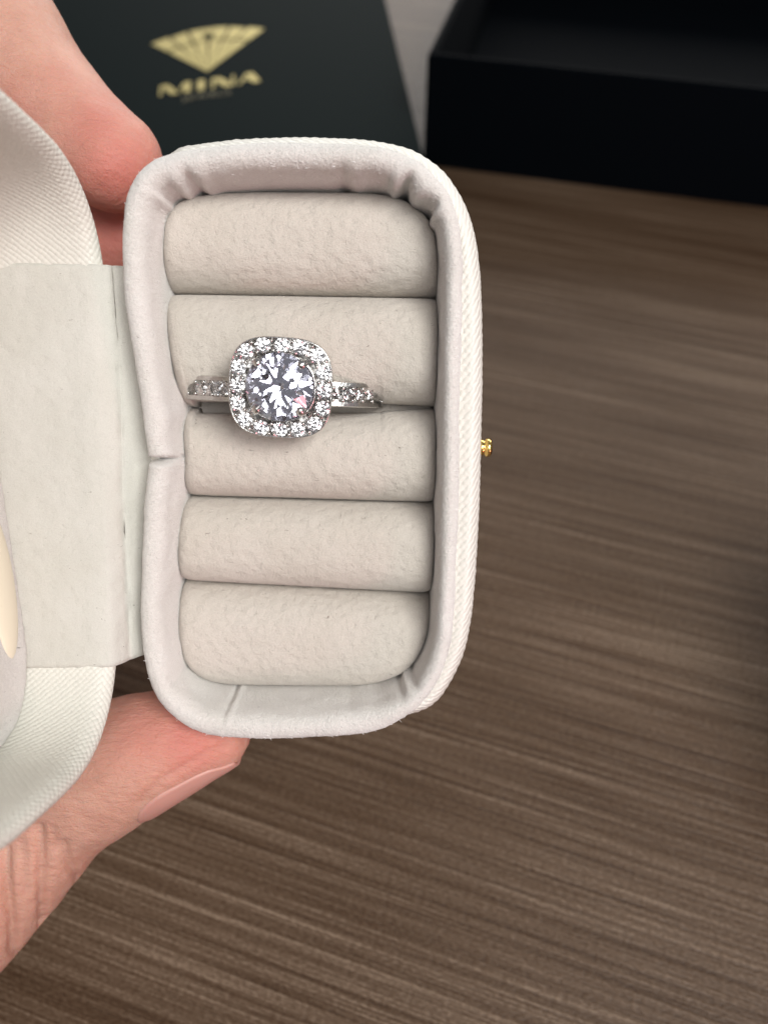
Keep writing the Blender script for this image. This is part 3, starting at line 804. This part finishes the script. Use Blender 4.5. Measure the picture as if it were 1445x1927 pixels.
# ------------------------------------------------------------------ the hand
def hand():
    chains = {
        'index': [(212, 302, 89, 5.9), (165, 270, 89.5, 6.3), (115, 226, 90, 6.9), (45, 152, 90, 7.6), (-15, 62, 90, 8.2), (-110, -60, 91, 8.5), (-230, -200, 95, 9.0), (-420, -250, 102, 9.5), (-720, -80, 108, 10.5), (-1000, 250, 112, 11.5)],
        'thumb': [(408, 1383, 88, 4.1), (375, 1385, 88, 5.1), (325, 1397, 88, 6.1), (262, 1419, 88, 7.0), (195, 1450, 89, 7.7), (110, 1500, 91, 8.2), (30, 1580, 92, 8.9), (-40, 1660, 93, 9.3), (-160, 1760, 95, 10.5), (-350, 1820, 99, 12.5), (-620, 1700, 104, 15), (-900, 1400, 110, 17)],
        'middle': [(330, 480, 102, 6.4), (250, 468, 102, 7.0), (150, 450, 102, 7.6), (20, 400, 106, 8.0), (-150, 300, 114, 8.6), (-420, 300, 115, 9.2), (-720, 400, 115, 10), (-1000, 560, 115, 11.5)],
        'ring_finger': [(210, 640, 122, 6.0), (120, 610, 122, 7.0), (0, 590, 122, 7.6), (-200, 590, 121, 8.2), (-450, 640, 120, 8.8), (-750, 750, 119, 9.5), (-1000, 850, 118, 11)],
        'little': [(60, 860, 126, 5.2), (-40, 850, 126, 6), (-200, 850, 125, 6.6), (-450, 900, 124, 7.2), (-750, 1000, 121, 8.5), (-980, 1100, 118, 10)],
        'palm1': [(-1000, 250, 112, 11.5), (-1100, 560, 115, 14), (-1080, 850, 117, 14), (-1050, 1150, 116, 15), (-900, 1400, 112, 17)],
        'palm2': [(-1050, 500, 118, 13), (-1500, 700, 125, 16), (-1900, 950, 130, 18)],
        'palm3': [(-1000, 1300, 114, 17), (-1450, 1250, 122, 18), (-1900, 1100, 130, 19)],
        'palm4': [(-1080, 850, 118, 14), (-1500, 950, 124, 18), (-1950, 1020, 132, 20), (-2500, 1080, 140, 20)],
    }
    bm = bmesh.new(); segs = {}
    ic = bmesh.new(); bmesh.ops.create_icosphere(ic, subdivisions=3, radius=1); iv = [v.co.copy() for v in ic.verts]; ifc = [[v.index for v in f.verts] for f in ic.faces]; ic.free()
    for nm, ch in chains.items():
        P = [(at(x, y, d), r_*MM) for x, y, d, r_ in ch]; den = []
        for q in range(len(P)-1):
            p0_, p1_, p2_, p3_ = P[max(0, q-1)], P[q], P[q+1], P[min(len(P)-1, q+2)]
            ns = max(2, int((p2_[0]-p1_[0]).length/0.0013))
            for s in range(ns):
                t = s/ns
                f = lambda a, b, c_, d: 0.5*((2*b)+(c_-a)*t+(2*a-5*b+4*c_-d)*t*t+(3*b-a-3*c_+d)*t**3)
                den.append((f(p0_[0], p1_[0], p2_[0], p3_[0]), f(p0_[1], p1_[1], p2_[1], p3_[1])))
        den.append(P[-1]); segs[nm] = den
        for (c_, r_) in den:
            vs = [bm.verts.new(c_+v*r_) for v in iv]
            for f_ in ifc: bm.faces.new([vs[q] for q in f_])
    me = bpy.data.meshes.new('hand_raw'); bm.to_mesh(me); bm.free()
    o = bpy.data.objects.new('hand_raw', me); C.objects.link(o)
    rm = o.modifiers.new('r', 'REMESH'); rm.mode = 'VOXEL'; rm.voxel_size = 0.0009
    sm = o.modifiers.new('s', 'SMOOTH'); sm.iterations = 10; sm.factor = 0.5
    sd = o.modifiers.new('d', 'SUBSURF'); sd.levels = 1; sd.render_levels = 1
    dg = bpy.context.evaluated_depsgraph_get()
    me2 = bpy.data.meshes.new_from_object(o.evaluated_get(dg)); bpy.data.objects.remove(o)
    me2.name = 'hand'; me2.materials.clear(); me2.materials.append(M_skin)
    # creases (photo pixel polylines on the skin) and flushed finger pads
    cr = [([(72, 1560), (78, 1620), (80, 1700), (82, 1740)], 9, 0.75), ([(118, 1590), (126, 1620), (146, 1650)], 8, 0.55), ([(8, 1600), (14, 1680), (24, 1740), (26, 1790)], 9, 0.9), ([(42, 1590), (50, 1680)], 7, 0.3),
          ([(265, 1512), (280, 1488), (310, 1464), (345, 1444), (390, 1416), (430, 1400)], 7, 0.28), ([(100, 1560), (105, 1600)], 6, .3),
          ([(160, 1500), (280, 1465)], 4, .10), ([(150, 1515), (260, 1478)], 4, .10), ([(190, 1478), (300, 1448)], 4, .10)]
    CI = CM.inverted()
    nrmv = [v.normal.copy() for v in me2.vertices]
    flush = me2.attributes.new('flush', 'FLOAT', 'POINT')
    vals = [0.0]*len(me2.vertices)
    spots = [(230, 330, 120, 1.0), (190, 240, 90, 0.75), (120, 170, 80, 0.35), (360, 1390, 90, 0.85), (280, 1380, 80, 0.6), (400, 1430, 60, .5), (220, 440, 120, 1.0), (20, 230, 90, 0.45)]
    for vi, v in enumerate(me2.vertices):
        q = CI @ v.co
        if q.z > -0.01: continue
        x = 722.5+F*q.x/(-q.z); y = 963.5-F*q.y/(-q.z)
        if x < -150: continue
        d = 0
        nn = nrmv[vi]
        facing = (CI.to_3x3() @ nn).z > 0.0
        if y > 1300 and facing:
            for pl, wd, dp in cr:
                best = 1e9
                for (a, b) in zip(pl[:-1], pl[1:]):
                    ax, ay = a; bx, by = b; l2 = (bx-ax)**2+(by-ay)**2
                    t = max(0, min(1, ((x-ax)*(bx-ax)+(y-ay)*(by-ay))/l2))
                    best = min(best, math.hypot(x-ax-t*(bx-ax), y-ay-t*(by-ay)))
                if best < wd*2.6: d += dp*math.exp(-(best/wd)**2)
        d -= 0.10*mn.noise(v.co*400)+0.03*mn.noise(v.co*1500)
        v.co = v.co-nn*d*MM
        f_ = 0
        for (sx, sy_, r_, a_) in spots:
            f_ = max(f_, a_*math.exp(-((x-sx)**2+(y-sy_)**2)/(r_*r_)))
        vals[vi] = f_
    flush.data.foreach_set('value', vals)
    me2.polygons.foreach_set('use_smooth', [True]*len(me2.polygons))
    h = bpy.data.objects.new('hand', me2); C.objects.link(h)
    h['label'] = 'bare hand holding the white ring box between finger and thumb'; h['category'] = 'hand'
    print('hand verts', len(me2.vertices))
    # thumb nail: a thin curved plate lying on the far, lower side of the thumb
    den = segs['thumb']
    Xc = CM.to_3x3() @ Vector((1, 0, 0)); Yc = CM.to_3x3() @ Vector((0, 1, 0)); Zc = CM.to_3x3() @ Vector((0, 0, 1))
    rows = []
    path = []
    L = 0; path.append((0, *den[0]))
    for k in range(1, len(den)):
        L += (den[k][0]-den[k-1][0]).length; path.append((L, *den[k]))
    def samp(s):
        for k in range(len(path)-1):
            if path[k+1][0] >= s:
                t = (s-path[k][0])/(path[k+1][0]-path[k][0]); return path[k][1].lerp(path[k+1][1], t), path[k][2]+(path[k+1][2]-path[k][2])*t
    from mathutils.bvhtree import BVHTree
    tree = BVHTree.FromPolygons([v.co for v in me2.vertices], [tuple(p.vertices) for p in me2.polygons])
    nS, nA = 34, 24; V = []; Fc = []
    for i in range(nS+1):
        g = i/nS                                        # 0 free edge, 1 root
        s = 0.0135*g-0.0018
        sc = max(0.0008, s)
        c_, r_ = samp(sc); c2, _ = samp(sc+0.0006); t = (c2-c_).normalized()
        beta = R(38)*max(0.0, (0.0008-s)/0.0024)
        axis_n = (Xc*0.42-Yc*0.88-Zc*0.10); axis_n = (axis_n-t*axis_n.dot(t)).normalized(); bn = t.cross(axis_n)
        wdt = math.sqrt(max(0.03, 1-max(0, (g-0.6)/0.4)**2))*(0.72+0.28*min(1, g/0.16))
        for j in range(nA+1):
            e_ = -1+2*j/nA
            a = R(58)*e_*wdt
            d = (axis_n*math.cos(a)+bn*math.sin(a))*math.cos(beta)-t*math.sin(beta)
            hit = tree.ray_cast(c_+d*0.02, -d, 0.03)
            p = hit[0] if hit[0] else c_+d*r_
            lift = 0.00014*(1-abs(e_)**2)-0.00010-0.00012*max(0, (g-0.85)/0.15)+(0.0001 if g < 0.1 else 0)
            V.append(p+d*lift)
    for _ in range(6):                                   # even out the plate
        W = [v.copy() for v in V]
        for i in range(1, nS):
            for j in range(1, nA):
                k = i*(nA+1)+j; V[k] = (W[k]*2+W[k-1]+W[k+1]+W[k-nA-1]+W[k+nA+1])/6
    for i in range(nS):
        for j in range(nA):
            a = i*(nA+1)+j; Fc.append((a, a+1, a+nA+2, a+nA+1))
    n_ = mesh_obj('nail', V, Fc, M_nail, h, scale=1)
    so = n_.modifiers.new('thickness', 'SOLIDIFY'); so.thickness = 0.0005; so.offset = 0
hand()
